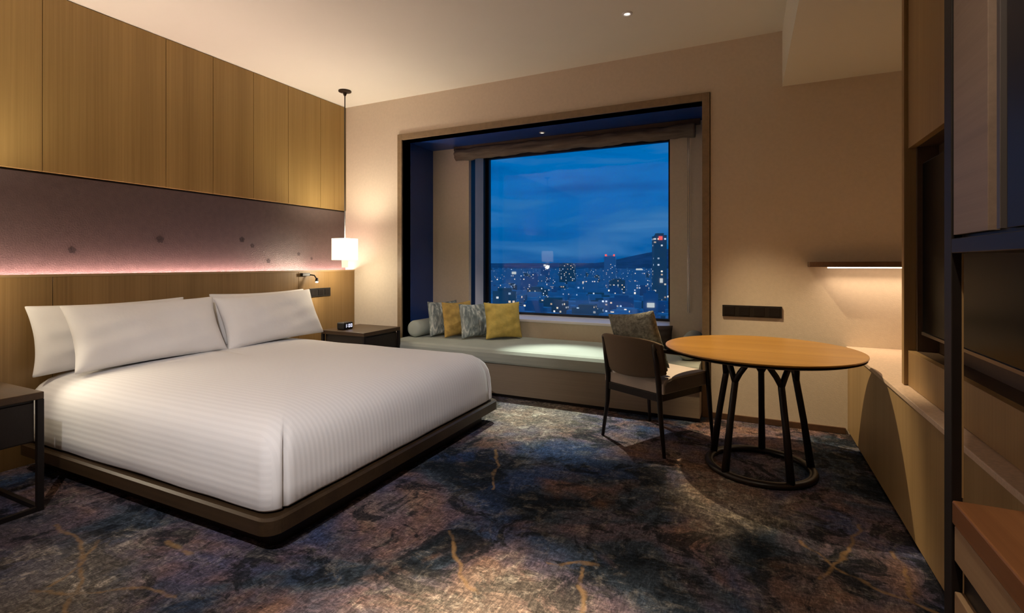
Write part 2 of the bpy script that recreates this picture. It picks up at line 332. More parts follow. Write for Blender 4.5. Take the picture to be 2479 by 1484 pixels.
M_fac = [facade('facade_slate', (0.58, 0.62, 0.68), 0.09, 4.2, 0.9), facade('facade_brown', (0.42, 0.34, 0.30), 0.20, 4.5, 0.8), facade('facade_navy', (0.36, 0.42, 0.52), 0.08, 4.0, 1.0)]
M_far = facade('facade_far_hazed', (0.62, 0.66, 0.72), 0.03, 7.0, 1.0)  # blue haze of distance put into the base colour
M_ground = pr('city_ground_hazed', (0.30, 0.34, 0.40), 0.9, var=0.5, vscale=0.01)  # colour paled toward blue in place of haze
M_hill = pr('hazy_hill_forest', (0.18, 0.22, 0.28), 0.95, var=0.3, vscale=0.004)  # haze over the hills painted as a blue-grey base
M_beacon = emis('red_beacon', (1.0, 0.14, 0.14), 0.9)
M_sign = emis('lit_white_sign', (0.85, 0.95, 1.0), 0.6)
for _m in (M_beacon, M_sign): _m.cycles.emission_sampling = 'NONE'

# ------------------------------------------------------------------ mesh helpers
ORG = {}
class MB:
    def __init__(s): s.v = []; s.f = []
    def add(s, vs, fs):
        o = len(s.v); s.v += [tuple(p) for p in vs]; s.f += [tuple(i + o for i in f) for f in fs]; return s
    def box(s, x0, x1, y0, y1, z0, z1):
        return s.add([(x0, y0, z0), (x1, y0, z0), (x1, y1, z0), (x0, y1, z0), (x0, y0, z1), (x1, y0, z1), (x1, y1, z1), (x0, y1, z1)],
                     [(0, 3, 2, 1), (4, 5, 6, 7), (0, 1, 5, 4), (1, 2, 6, 5), (2, 3, 7, 6), (3, 0, 4, 7)])
    def tube(s, pts, rad, n=12, caps=True):
        pts = [Vector(p) for p in pts]; rs = rad if isinstance(rad, (list, tuple)) else [rad] * len(pts)
        vs = []; up = None
        for i, p in enumerate(pts):
            d = (pts[min(i + 1, len(pts) - 1)] - pts[max(i - 1, 0)]).normalized()
            if up is None:
                up = Vector((0, 0, 1)) if abs(d.z) < 0.9 else Vector((1, 0, 0))
            a = d.cross(up).normalized(); bb = a.cross(d).normalized(); up = bb
            for k in range(n):
                t = 2 * math.pi * k / n; vs.append(p + (a * math.cos(t) + bb * math.sin(t)) * rs[i])
        fs = [(i * n + k, i * n + (k + 1) % n, (i + 1) * n + (k + 1) % n, (i + 1) * n + k) for i in range(len(pts) - 1) for k in range(n)]
        if caps: fs += [tuple(range(n - 1, -1, -1)), tuple((len(pts) - 1) * n + k for k in range(n))]
        return s.add(vs, fs)
    def lathe(s, prof, c=(0, 0, 0), n=48):
        vs = [(c[0] + r * math.cos(2 * math.pi * k / n), c[1] + r * math.sin(2 * math.pi * k / n), c[2] + z) for r, z in prof for k in range(n)]
        m = len(prof)
        fs = [(i * n + k, i * n + (k + 1) % n, (i + 1) * n + (k + 1) % n, (i + 1) * n + k) for i in range(m - 1) for k in range(n)]
        if prof[0][0] > 1e-5: fs.append(tuple(range(n - 1, -1, -1)))
        if prof[-1][0] > 1e-5: fs.append(tuple((m - 1) * n + k for k in range(n)))
        return s.add(vs, fs)
    def build(s, name, mat, parent=None, smooth=False, bevel=0.0, seg=2, subsurf=0):
        org = ORG.get(parent.name, Vector()) if parent else Vector()
        me = bpy.data.meshes.new(name); me.from_pydata([tuple(Vector(p) - org) for p in s.v], [], s.f)
        bm = bmesh.new(); bm.from_mesh(me); bmesh.ops.recalc_face_normals(bm, faces=bm.faces); bm.to_mesh(me); bm.free()
        me.materials.append(mat); o = bpy.data.objects.new(name, me); COL.objects.link(o)
        if smooth:
            for p in me.polygons: p.use_smooth = True
        if bevel:
            b = o.modifiers.new('bevel', 'BEVEL'); b.width = bevel; b.segments = seg; b.limit_method = 'ANGLE'; b.angle_limit = R(40)
        if subsurf:
            q = o.modifiers.new('subsurf', 'SUBSURF'); q.levels = subsurf; q.render_levels = subsurf
        if parent: o.parent = parent; ORG[o.name] = org
        return o
def tag(o, label, cat, group=None):
    o['label'] = label; o['category'] = cat
    if group: o['group'] = group
    return o
def thing(name, label, cat, loc, group=None, rotz=None):
    o = bpy.data.objects.new(name, None); o.location = loc; COL.objects.link(o); o.empty_display_size = 0.1
    if rotz is None: ORG[o.name] = Vector(loc)
    else: o.rotation_euler = (0, 0, rotz); ORG[o.name] = Vector()
    return tag(o, label, cat, group)
def struct(o): o['kind'] = 'structure'; return o
def copy_tree(o, parent=None):
    c = o.copy(); COL.objects.link(c)
    if parent: c.parent = parent
    for ch in list(o.children): copy_tree(ch, c)
    return c

# ------------------------------------------------------------------ room shell
CZ = 2.915; WY = 4.17
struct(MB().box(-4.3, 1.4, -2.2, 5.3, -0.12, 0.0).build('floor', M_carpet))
struct(MB().box(-4.3, 1.4, -2.2, 4.30, CZ, CZ + 0.12).build('ceiling', M_ceil))
struct(MB().box(-4.3, -4.14, -2.2, 4.30, 0, CZ).build('wall_left', M_wall))
struct(MB().box(1.25, 1.4, -2.2, 4.30, 0, CZ).build('wall_right', M_wall))
struct(MB().box(-4.3, 1.4, -2.32, -2.2, 0, CZ).build('wall_near', M_wall))
RX0, RX1, RZ = -3.231, -0.325, 2.475          # window alcove
wf = MB().box(-4.3, RX0, WY, WY + 0.13, 0, CZ).box(RX1, 1.4, WY, WY + 0.13, 0, CZ).box(RX0, RX1, WY, WY + 0.13, RZ, CZ)
struct(wf.build('wall_window_side', M_wall))
struct(MB().box(0.228, 1.25, -2.2, WY, 2.505, CZ).build('ceiling_soffit', M_ceil))
struct(MB().box(RX1 + 0.002, 0.62, WY - 0.012, WY, 0, 0.045).build('baseboard_window_side', M_shelfwood, bevel=0.003))
# alcove lining: dark jambs and header, surround, back wall
BY = 4.72
lin = MB().box(RX0 - 0.06, RX0, WY, BY, 0, RZ + 0.06).box(RX1, RX1 + 0.06, WY, BY, 0, RZ + 0.06).box(RX0, RX1, WY, BY, RZ, RZ + 0.06)
struct(lin.build('trim_alcove_lining', M_jamb))
sur = MB().box(RX0 - 0.055, RX0, WY - 0.018, WY + 0.01, 0, RZ + 0.06).box(RX1, RX1 + 0.055, WY - 0.018, WY + 0.01, 0, RZ + 0.06).box(RX0, RX1, WY - 0.018, WY + 0.01, RZ, RZ + 0.06)
struct(sur.build('trim_alcove_surround', M_trim, bevel=0.002))
OX0, OX1, OZ0, OZ1 = -2.762, -0.645, 0.624, 2.465  # glazed opening
aw = MB().box(RX0 - 0.06, OX0, BY, BY + 0.05, 0, RZ + 0.06).box(OX1, RX1 + 0.06, BY, BY + 0.05, 0, RZ + 0.06).box(OX0, OX1, BY, BY + 0.05, 0, OZ0 - 0.02).box(OX0, OX1, BY, BY + 0.05, OZ1, RZ + 0.06)
struct(aw.build('wall_alcove_back', M_wall))
ow = MB().box(-4.3, OX0 - 0.05, 5.2, 5.3, -0.12, CZ + 0.12).box(OX1 + 0.05, 1.4, 5.2, 5.3, -0.12, CZ + 0.12).box(OX0 - 0.05, OX1 + 0.05, 5.2, 5.3, -0.12, OZ0 - 0.05).box(OX0 - 0.05, OX1 + 0.05, 5.2, 5.3, OZ1 + 0.05, CZ + 0.12)
ow.box(-4.3, 1.4, 4.30, 5.2, CZ, CZ + 0.12)
struct(ow.build('wall_outer', M_frame))
GY = 5.15
win = MB()
win.box(OX0 - 0.05, OX0, BY + 0.05, BY + 0.14, OZ0, OZ1).box(OX1, OX1 + 0.05, BY + 0.05, 5.2, OZ0, OZ1)
win.box(OX0 - 0.05, OX0, GY - 0.10, GY + 0.05, OZ0, OZ1).box(OX1 - 0.07, OX1, GY - 0.02, GY + 0.03, OZ0, OZ1)
win.box(OX0 - 0.05, OX1 + 0.05, BY + 0.05, 5.2, OZ1, OZ1 + 0.05)
win.box(OX0, OX1 - 0.07, GY - 0.02, GY + 0.03, OZ1 - 0.05, OZ1).box(OX0, OX1 - 0.07, GY - 0.02, GY + 0.03, OZ0, OZ0 + 0.025)
win.box(OX0, OX0 + 0.03, GY - 0.02, GY + 0.03, OZ0 + 0.025, OZ1 - 0.05)
wn = struct(win.build('window_1', M_frame))
MB().box(OX0 - 0.05, OX0, BY + 0.14, GY - 0.10, OZ0, OZ1).build('aluminium_reveal', M_alu, wn)
MB().box(OX0 + 0.03, OX1 - 0.07, GY, GY + 0.008, OZ0 + 0.025, OZ1 - 0.05).build('pane', M_glass, wn)
MB().box(OX0 - 0.02, OX1 + 0.02, BY - 0.02, 5.2, OZ0 - 0.025, OZ0).build('sill', M_sill, wn, bevel=0.004)

# ------------------------------------------------------------------ headboard wall
def boards(x0, x1, seams, z0, z1, gap=0.0035):
    m = MB()
    for a, b in zip(seams[:-1], seams[1:]): m.box(x0, x1, a + gap / 2, b - gap / 2, z0, z1)
    return m
UP = [-2.2, -1.2, -0.3, 0.55, 1.559, 2.292, 2.661, 3.034, 3.406, 3.806, WY]
struct(boards(-4.035, -4.0, UP, 1.778, CZ - 0.004).build('wall_cladding_upper', M_oak, bevel=0.0015))
struct(MB().box(-4.13, -4.045, -2.2, WY, 1.805, 2.83).box(-4.043, -4.036, -2.2, WY, 1.80, CZ - 0.002).box(-4.06, -4.032, -2.2, WY, 1.766, 1.778).build('wall_cladding_batten', M_blackwood))
hb = thing('headboard', 'oak headboard panel with glowing ledge and dark leather band behind the bed', 'headboard', (-3.94, 2.39, 0))
boards(-3.93, -3.88, [-2.2, -0.30, 1.562, 3.422, WY], 0.0, 1.118).build('lower_panel', M_oak_low, hb, bevel=0.0015)
MB().box(-3.99, -3.93, -2.2, WY, 0.0, 1.09).build('backing', M_blackwood, hb)
MB().box(-3.895, -3.878, -2.2, WY, 1.118, 1.134).build('ledge_lip', M_oak_y, hb, bevel=0.002)
MB().box(-4.06, -4.012, -2.2, WY, 0.0, 1.764).build('leather_band', M_mid, hb)
MB().box(-3.99, -3.955, -2.15, WY - 0.03, 1.092, 1.104).build('light_strip', M_led, hb)
def flower(y, z, r):
    m = MB()
    for k in range(5):
        a = 2 * math.pi * k / 5 + 0.3; cy, cz = y + r * 0.55 * math.cos(a), z + r * 0.55 * math.sin(a)
        ring = [(-4.0105, cy + r * 0.42 * math.cos(t) , cz + r * 0.42 * math.sin(t)) for t in [2 * math.pi * q / 14 for q in range(14)]]
        back = [(-4.0125, p[1], p[2]) for p in ring]
        n = 14; m.add(ring + back, [tuple(range(n))] + [(i, (i + 1) % n, n + (i + 1) % n, n + i) for i in range(n)])
    return m
for y, z, r in ((1.715, 1.287, 0.030), (2.257, 1.381, 0.036), (2.929, 1.41, 0.034), (3.03, 1.359, 0.026), (3.196, 1.223, 0.028), (3.538, 1.294, 0.024), (3.70, 1.25, 0.02)):
    flower(y, z, r * 0.8).build('flower_motif', M_petal, hb)

# ------------------------------------------------------------------ bed
BX0, BX1, BYA, BYB = -3.84, -1.72, 1.375, 3.405
def rrect(x0, x1, y0, y1, r, n=8):
    pts = []
    for cx, cy, a0 in ((x1 - r, y0 + r, -90), (x1 - r, y1 - r, 0), (x0 + r, y1 - r, 90), (x0 + r, y0 + r, 180)):
        for k in range(n + 1):
            a = R(a0 + 90 * k / n); pts.append((cx + r * math.cos(a), cy + r * math.sin(a)))
    return pts
def loft(rings, cap0=True, cap1=True):
    m = MB(); n = len(rings[0]); m.v = [p for r in rings for p in r]
    m.f = [(i * n + k, i * n + (k + 1) % n, (i + 1) * n + (k + 1) % n, (i + 1) * n + k) for i in range(len(rings) - 1) for k in range(n)]
    if cap0: m.f.append(tuple(range(n - 1, -1, -1)))
    if cap1: m.f.append(tuple((len(rings) - 1) * n + k for k in range(n)))
    return m
bed = thing('bed', 'king size bed with white cover on a low dark brown platform', 'bed', (-2.78, 2.39, 0))
pl = rrect(BX0, BX1 - 0.09, BYA + 0.10, BYB - 0.10, 0.03)
loft([[(x, y, z) for x, y in pl] for z in (0.0, 0.10)]).build('plinth', M_standbox, bed)
ro = rrect(BX0, BX1, BYA, BYB, 0.07); ri = rrect(BX0 + .01, BX1 - 0.012, BYA + 0.012, BYB - 0.012, 0.065)
loft([[(x, y, 0.092) for x, y in ri], [(x, y, 0.10) for x, y in ro], [(x, y, 0.158) for x, y in ro], [(x, y, 0.166) for x, y in ri]]).build('platform', M_rail, bed, smooth=False)
mt = rrect(BX0 + 0.03, BX1 - 0.13, BYA + 0.13, BYB - 0.13, 0.08)
loft([[(x, y, z) for x, y in mt] for z in (0.166, 0.43)]).build('mattress', M_white, bed)

def duvet():
    x0, x1, y0, y1 = BX0 + 0.02, BX1 - 0.022, BYA + 0.022, BYB - 0.022
    prof = [(0.030, 0.170), (0.012, 0.172), (0.000, 0.185), (0.003, 0.26), (0.009, 0.34), (0.020, 0.400), (0.040, 0.446), (0.070, 0.480), (0.110, 0.506), (0.16, 0.524), (0.23, 0.537), (0.35, 0.547), (0.52, 0.553), (0.70, 0.556), (0.85, 0.558), (0.93, 0.559)]
    m = MB(); rings = []
    nx, ny = 56, 52
    def ring(ins):
        r = max(0.085 - ins * 0.2, 0.004)
        a0, a1, b0, b1 = x0 + min(ins, 0.02), x1 - ins, y0 + ins, y1 - ins
        pts = []
        def seg(p, q, n):
            for k in range(n): pts.append((p[0] + (q[0] - p[0]) * k / n, p[1] + (q[1] - p[1]) * k / n))
        def arc(cx, cy, s):
            for k in range(10):
                a = R(s + 90 * k / 10); pts.append((cx + r * math.cos(a), cy + r * math.sin(a)))
        seg((a0, b0), (a1 - r, b0), nx); arc(a1 - r, b0 + r, -90); seg((a1, b0 + r), (a1, b1 - r), ny); arc(a1 - r, b1 - r, 0); seg((a1 - r, b1), (a0, b1), nx); seg((a0, b1), (a0, b0), ny)
        return pts
    import mathutils.noise as mn
    for ins, z in prof:
        rr = []
        for i, (x, y) in enumerate(ring(ins)):
            dz = 0.004 * mn.noise((x * 3, y * 3, 0)) if z > 0.5 else 0
            hang = 0.0
            if z < 0.2: dz = 0.006 * mn.noise((x * 4, y * 4, 5)) + 0.004
            if 0.2 < z < 0.44:
                q = 0.006 * mn.noise((x * 5, y * 5, z * 2)) * min(1, (0.44 - z) / 0.12)
                if abs(y - (y0 + ins)) < 1e-4: y -= q
                elif abs(x - (x1 - ins)) < 1e-4: x += q
            rr.append([x, y, z + dz])
        # tucked fold at the foot corners
        for c0 in (nx + 9, nx + 10 + ny):
            if 0.171 < z < 0.50:
                d = 0.020 * min(1, (0.51 - z) / 0.06); rr[c0][0] -= d
        rings.append([tuple(p) for p in rr])
    return loft(rings, True, True)
dv = tag(duvet().build('bed_cover', M_damask, None, smooth=True), 'smooth white striped cotton cover drawn tight over the bed', 'bed cover')

def pillow_mesh(w, h, t, n=20, pinch=0.07, sag=0.0):
    """standing pillow: width along X, thickness along Y, height along Z, bottom edge at z=0"""
    m = MB(); idx = {}
    for side in (1, -1):
        for i in range(n + 1):
            for j in range(n + 1):
                u, v = 2 * i / n - 1, 2 * j / n - 1
                if abs(u) == 1 or abs(v) == 1:
                    key = (0, i, j)
                else: key = (side, i, j)
                if key in idx: continue
                x = w / 2 * u * (1 - pinch * (1 - v * v) * abs(u)); z = h / 2 * v * (1 - pinch * 1.2 * (1 - u * u) * abs(v))
                th = ((1 - u ** 2) * (1 - v ** 2)) ** 0.42
                th *= (1 - sag * v)
                y = side * t / 2 * th if key[0] else 0.0
                y += 0.006 * math.sin(7 * u + 3 * v) * th + 0.004 * math.sin(11 * v - 4 * u) * th
                idx[key] = len(m.v); m.v.append((x, y, z + h / 2))
    def g(s, i, j):
        return idx[(0, i, j)] if i in (0, n) or j in (0, n) else idx[(s, i, j)]
    for s in (1, -1):
        for i in range(n):
            for j in range(n):
                q = (g(s, i, j), g(s, i + 1, j), g(s, i + 1, j + 1), g(s, i, j + 1)); m.f.append(q if s < 0 else q[::-1])
    return m
def place_pillow(name, mat, label, cat, w, h, t, loc, rz, lean, roll=0.0, group=None, pinch=0.07, sag=0.15):
    o = pillow_mesh(w, h, t, 20, pinch, sag).build(name, mat, None, smooth=True, subsurf=1)
    o.matrix_world = Matrix.Translation(loc) @ Matrix.Rotation(rz, 4, 'Z') @ Matrix.Rotation(-lean, 4, 'X') @ Matrix.Rotation(roll, 4, 'Y')
    return tag(o, label, cat, group)
# pillows face +X: local X -> -? (front is -Y local), rz = 90deg puts -Y to +X
PG = 'white bed pillows'
place_pillow('pillow', M_white, 'large white pillow at the front on the lamp-lit near side of the bed', 'pillow', 0.98, 0.45, 0.19, (-3.535, 1.995, 0.545), R(90), R(24), R(0), PG)
place_pillow('pillow', M_white, 'large white pillow at the front on the window side of the bed', 'pillow', 0.98, 0.45, 0.19, (-3.535, 2.94, 0.545), R(90), R(23), R(-1.5), PG)
place_pillow('pillow', M_white, 'white pillow behind the near front pillow, its edge peeping out toward the near bedside table', 'pillow', 0.95, 0.44, 0.14, (-3.735, 1.865, 0.53), R(90), R(13), R(0), PG)
place_pillow('pillow', M_white, 'white pillow hidden behind the front pillow on the window side', 'pillow', 0.96, 0.44, 0.14, (-3.735, 2.975, 0.54), R(90), R(13), R(0), PG)

# ------------------------------------------------------------------ bedside tables
def bedside(y0, y1, label):
    x0, x1, zt = -3.62, -3.10, 0.577
    t = thing('bedside_table', label, 'bedside table', ((x0 + x1) / 2, (y0 + y1) / 2, 0), 'bedside tables')
    MB().box(x0, x1, y0, y1, zt - 0.035, zt).build('tabletop', M_stand, t, bevel=0.004)
    bx = MB().box(x0 + 0.028, x1 - 0.028, y0 + 0.028, y1 - 0.028, 0.335, zt - 0.035).build('drawer_box', M_standbox, t, bevel=0.003)
    MB().box(x1 - 0.029, x1 - 0.018, y0 + 0.034, y1 - 0.034, 0.342, zt - 0.050).build('drawer', M_standbox, t, bevel=0.002)
    for x in (x0, x1 - 0.026):
        for y in (y0, y1 - 0.026): MB().box(x, x + 0.026, y, y + 0.026, 0, zt - 0.035).build('leg', M_dark, t, bevel=0.002)
    for y in (y0 + 0.003, y1 - 0.023): MB().box(x0 + 0.026, x1 - 0.026, y, y + 0.020, 0.0, 0.022).build('floor_rail', M_dark, t)
    for x in (x0 + 0.003, x1 - 0.023): MB().box(x, x + 0.020, y0 + 0.026, y1 - 0.026, 0.0, 0.022).build('floor_rail', M_dark, t)
    return t
bedside(0.70, 1.215, 'dark wooden bedside table on thin black metal legs at the near side of the bed')
bedside(3.45, 3.965, 'dark wooden bedside table under the lit pendant, carrying the small clock')
ck = thing('alarm_clock', 'small black alarm clock with glowing digits on the far bedside table', 'clock', (-3.45, 3.60, 0.577))
MB().box(-3.505, -3.42, 3.53, 3.66, 0.577, 0.645).build('body', M_black, ck, bevel=0.012, seg=3)
dg = MB()
def digit(m, ch, x, y, z, w, h, th=0.005):
    """seven-segment digit on a face looking to +X, drawn along +Y"""
    segs = {'1': 'bc', '0': 'abcdef', '2': 'abged'}[ch]
    g = {'a': (0, w, h - th, h), 'g': (0, w, h / 2 - th / 2, h / 2 + th / 2), 'd': (0, w, 0, th), 'f': (0, th, h / 2, h), 'b': (w - th, w, h / 2, h), 'e': (0, th, 0, h / 2), 'c': (w - th, w, 0, h / 2)}
    for s in segs:
        a, b, c, d = g[s]; m.box(x, x + 0.001, y + a, y + b, z + c, z + d)
for ch, yy in (('1', 3.550), ('0', 3.596), ('0', 3.624)): digit(dg, ch, -3.4202, yy, 0.596, 0.020, 0.032)
dg.box(-3.4202, -3.4192, 3.581, 3.586, 0.602, 0.607).box(-3.4202, -3.4192, 3.581, 3.586, 0.617, 0.622)
dg.build('digits', M_digit, ck)

# ------------------------------------------------------------------ pendant lamps
def pendant(y, label):
    x, zc = -3.618, 1.335
    t = thing('pendant_lamp', label, 'lamp', (x, y, CZ), 'pendant lamps beside the bed')
    MB().lathe([(0.0, CZ), (0.062, CZ), (0.062, CZ - 0.010), (0.022, CZ - 0.020), (0.010, CZ - 0.05), (0.0, CZ - 0.05)], (x, y, 0), 32).build('canopy', M_bronze, t, smooth=False)
    MB().tube([(x, y, CZ - 0.04), (x, y, 1.42)], 0.0055, 8).build('cord', M_black, t, smooth=True)
    h = 0.088
    q = MB()
    for a, b_, c, d in ((x - h, x + h, y - h, y - h + .004), (x - h, x + h, y + h - .004, y + h), (x - h, x - h + .004, y - h + .004, y + h - .004), (x + h - .004, x + h, y - h + .004, y + h - .004)): q.box(a, b_, c, d, 1.235, 1.448)
    q.box(x - h + .004, x + h - .004, y - h + .004, y + h - .004, 1.235, 1.239)
    sh = q.build('shade', M_shade, t)
    MB().lathe([(0.0, 1.25), (0.040, 1.26), (0.050, 1.28), (0.050, 1.33), (0.040, 1.355), (0, 1.36)], (x + 0.0, y, 0), 20).build('bulb', M_bulb, sh)
    MB().lathe([(0.0, 1.160), (0.030, 1.160), (0.032, 1.235), (0.0, 1.235)], (x, y, 0), 24).build('lower_tube', M_tube, t, smooth=False)
    lamp('POINT', 'pendant_glow', (x + 0.0, y, 1.13), 8, (1.0, 0.86, 0.64), shadow_soft_size=0.035)
    up = lamp('SPOT', 'pendant_uplight', (x, y, 1.388), 40, (1.0, 0.93, 0.72), (math.pi, 0, 0), spot_size=R(150), spot_blend=1.0, shadow_soft_size=0.045)
    return t
pendant(3.754, 'small lit square glass pendant lamp hanging in the room corner')
pendant(1.03, 'lit square glass pendant lamp hanging over the near bedside table')

# ------------------------------------------------------------------ reading light and switches on the headboard
def reading_light(y, label, power, target, ang):
    d = y - 3.49
    rl = thing('reading_light', label, 'reading light', (-3.88, y, 1.09), 'reading lights on the headboard')
    MB().box(-3.88, -3.845, 3.44 + d, 3.53 + d, 1.078, 1.108).build('wall_plate', M_black, rl, bevel=0.003)
    MB().tube([(-3.85, 3.53 + d, 1.09), (-3.82, 3.555 + d, 1.085), (-3.79, 3.56 + d, 1.05)], 0.006, 8).build('stalk', M_dark, rl, smooth=True)
    hd = MB().tube([(-3.79, 3.56 + d, 1.055), (-3.778, 3.548 + d, 1.022)], [0.013, 0.016], 14).build('head', M_dark, rl, smooth=False)
    MB().tube([(-3.7775, 3.5475 + d, 1.021), (-3.777, 3.547 + d, 1.0195)], [0.013, 0.013], 14).build('lens', M_reading, hd)
    rs = lamp('SPOT', 'reading_lamp', (-3.776, 3.546 + d, 1.012), power, (1.0, 0.87, 0.66), spot_size=R(ang), spot_blend=0.9, shadow_soft_size=0.012)
    aim(rs, target)
reading_light(3.49, 'small black reading light with bright head on the headboard by the far pillow', 5, (-3.80, 3.6, 0.4), 110)
reading_light(1.10, 'small black reading light with bright head above the near bedside table', 20, (-3.15, 1.52, 0.55), 66)
sp = thing('switch_plate', 'black switch and socket plate on the oak headboard above the far bedside table', 'switch plate', (-3.88, 3.68, 0.91))
MB().box(-3.88, -3.872, 3.55, 3.818, 0.870, 0.955).build('plate', M_black, sp, bevel=0.002)
for y in (3.60, 3.685, 3.77): MB().box(-3.872, -3.869, y - 0.030, y + 0.030, 0.885, 0.940).build('rocker', M_dark, sp, bevel=0.001)

# ------------------------------------------------------------------ window bench, bolsters and cushions
wb = thing('window_bench', 'long built-in window seat with pale upholstered top in the alcove', 'window seat', ((RX0 + RX1) / 2, 4.3, 0))
MB().box(RX0 + 0.003, RX1 - 0.003, 3.985, BY, 0.03, 0.300).build('base', M_benchwood, wb, bevel=0.003)
MB().box(RX0 + 0.003, RX1 - 0.003, 4.01, BY, 0.0, 0.03).build('toe_kick', M_blackwood, wb)
sc_ = MB()
prof = [(3.965, 0.306), (3.957, 0.325), (3.955, 0.36), (3.958, 0.395), (3.972, 0.420), (4.00, 0.432), (4.2, 0.438), (BY - 0.004, 0.438), (BY - 0.004, 0.302), (3.985, 0.300)]
n = len(prof); xs = [RX0 + 0.005, RX0 + 0.02, RX1 - 0.02, RX1 - 0.005]
sc_.v = [(x, y, z) for x in xs for y, z in prof]
sc_.f = [(i * n + k, i * n + (k + 1) % n, (i + 1) * n + (k + 1) % n, (i + 1) * n + k) for i in range(3) for k in range(n)] + [tuple(range(n)), tuple(3 * n + k for k in range(n))]
sc_.build('seat_cushion', M_seat, wb, smooth=False, bevel=0.006)
def bolster(x, y0, y1, label):
    r = 0.086; z = 0.438 + r
    ys = [(y0, 0.55), (y0 + 0.004, 0.75), (y0 + 0.014, 0.90), (y0 + 0.035, 1.0), (y1 - 0.035, 1.0), (y1 - 0.014, 0.90), (y1 - 0.004, 0.75), (y1, 0.55)]
    o = MB().tube([(x, y, z) for y, k in ys], [r * k for y, k in ys], 28).build('bolster', M_bolster, None, smooth=True)
    return tag(o, label, 'bolster', 'bolsters on the window seat')
bolster(-3.125, 4.20, BY - 0.01, 'grey-green bolster at the pillow end of the window seat, beside the dark jamb')
bolster(-0.43, 4.10, BY - 0.01, 'shaded bolster at the table end of the window seat')
CG = 'scatter cushions on the window seat'
place_pillow('scatter_cushion', M_greypat, 'grey streaked cushion furthest back, against the bolster', 'cushion', 0.40, 0.38, 0.13, (-2.90, 4.46, 0.436), R(70), R(8), R(0), CG, 0.09, 0.1)
place_pillow('scatter_cushion', M_gold, 'dark gold cushion between the two grey streaked cushions', 'cushion', 0.40, 0.38, 0.13, (-2.72, 4.46, 0.436), R(70), R(9), R(0), CG, 0.09, 0.1)
place_pillow('scatter_cushion', M_greypat, 'grey streaked cushion right behind the bright yellow one', 'cushion', 0.40, 0.37, 0.13, (-2.50, 4.45, 0.436), R(64), R(10), R(0), CG, 0.09, 0.1)
place_pillow('scatter_cushion', M_yellow, 'bright yellow square cushion at the front of the row', 'cushion', 0.40, 0.39, 0.13, (-2.215, 4.49, 0.436), R(44), R(14), R(0), CG, 0.09, 0.1)
place_pillow('scatter_cushion', M_brownfab, 'dark brown cushion added for the shade on the low wall behind the armchair', 'cushion', 0.42, 0.22, 0.12, (-0.80, 4.56, 0.436), R(8), R(16), R(0), CG, 0.06, 0.1)  # added cushion, stands in for the shaded stretch of low wall

# ------------------------------------------------------------------ blind
bl = thing('roman_blind', 'gathered brown fabric blind rolled up at the top of the window', 'blind', (-1.7, BY - 0.06, 2.44))
m = MB(); nx, nr = 130, 22
import mathutils.noise as mn
X0, X1 = -2.88, -0.42
for i in range(nx + 1):
    x = X0 + (X1 - X0) * i / nx
    for k in range(nr):
        a = 2 * math.pi * k / nr
        ry, rz = 0.050, 0.058
        q = 1 + 0.30 * mn.noise((x * 5, math.cos(a) * 1.9, math.sin(a) * 1.9)) + 0.16 * mn.noise((x * 13, math.cos(a) * 2.5, 7 + math.sin(a) * 2.5)) + 0.08 * math.sin(3 * a + x * 2)
        m.v.append((x, BY - 0.075 + ry * q * math.cos(a), 2.378 + rz * q * math.sin(a) + 0.010 * mn.noise((x * 2.3, 4, 0))))
for i in range(nx):
    for k in range(nr): m.f.append((i * nr + k, i * nr + (k + 1) % nr, (i + 1) * nr + (k + 1) % nr, (i + 1) * nr + k))
m.f += [tuple(range(nr)), tuple(nx * nr + k for k in range(nr))]
m.build('gathered_fabric', M_blind, bl, smooth=True)
MB().box(X0 - 0.03, X1 + 0.04, BY - 0.075, BY - 0.02, 2.43, RZ).build('headrail', M_niche, bl, bevel=0.003)
ch = MB()
for x in (-0.488, -0.476): ch.tube([(x, BY - 0.03, 2.43), (x, BY - 0.03, 0.76)], 0.0022, 6)
ch.build('pull_chain', M_chrome, bl)

# ------------------------------------------------------------------ armless chair with a cushion
CH = (-0.575, 3.51, 0.0); CA = -math.atan2(0.48, 0.877)
chair = thing('armchair', 'dark framed upholstered armchair between the bed and the round table', 'chair', CH, None, CA)
for s in (-1, 1):
    MB().tube([(s * 0.258, -0.245, 0), (s * 0.222, -0.235, 0.25), (s * 0.212, -0.235, 0.42), (s * 0.212, -0.262, 0.58), (s * 0.208, -0.292, 0.70)], [0.011, 0.016, 0.019, 0.017, 0.011], 10).build('leg', M_blackwood, chair, smooth=True)
    MB().tube([(s * 0.262, 0.270, 0), (s * 0.256, 0.245, 0.25), (s * 0.254, 0.228, 0.42), (s * 0.258, 0.205, 0.592)], [0.010, 0.015, 0.018, 0.013], 10).build('leg', M_blackwood, chair, smooth=True)
    MB().tube([(s * 0.207, -0.285, 0.672), (s * 0.250, -0.20, 0.650), (s * 0.276, -0.06, 0.628), (s * 0.276, 0.08, 0.612), (s * 0.258, 0.205, 0.600), (s * 0.240, 0.235, 0.597)], [0.012, 0.014, 0.016, 0.016, 0.016, 0.012], 10).build('arm', M_blackwood, chair, smooth=True)
    MB().box(s * 0.213 - 0.012, s * 0.213 + 0.012, -0.225, 0.205, 0.335, 0.385).build('side_rail', M_blackwood, chair, bevel=0.004)
MB().box(-0.205, 0.205, -0.245, -0.222, 0.335, 0.385).build('back_rail', M_blackwood, chair, bevel=0.004)
MB().box(-0.205, 0.205, 0.195, 0.218, 0.335, 0.385).build('front_rail', M_blackwood, chair, bevel=0.004)
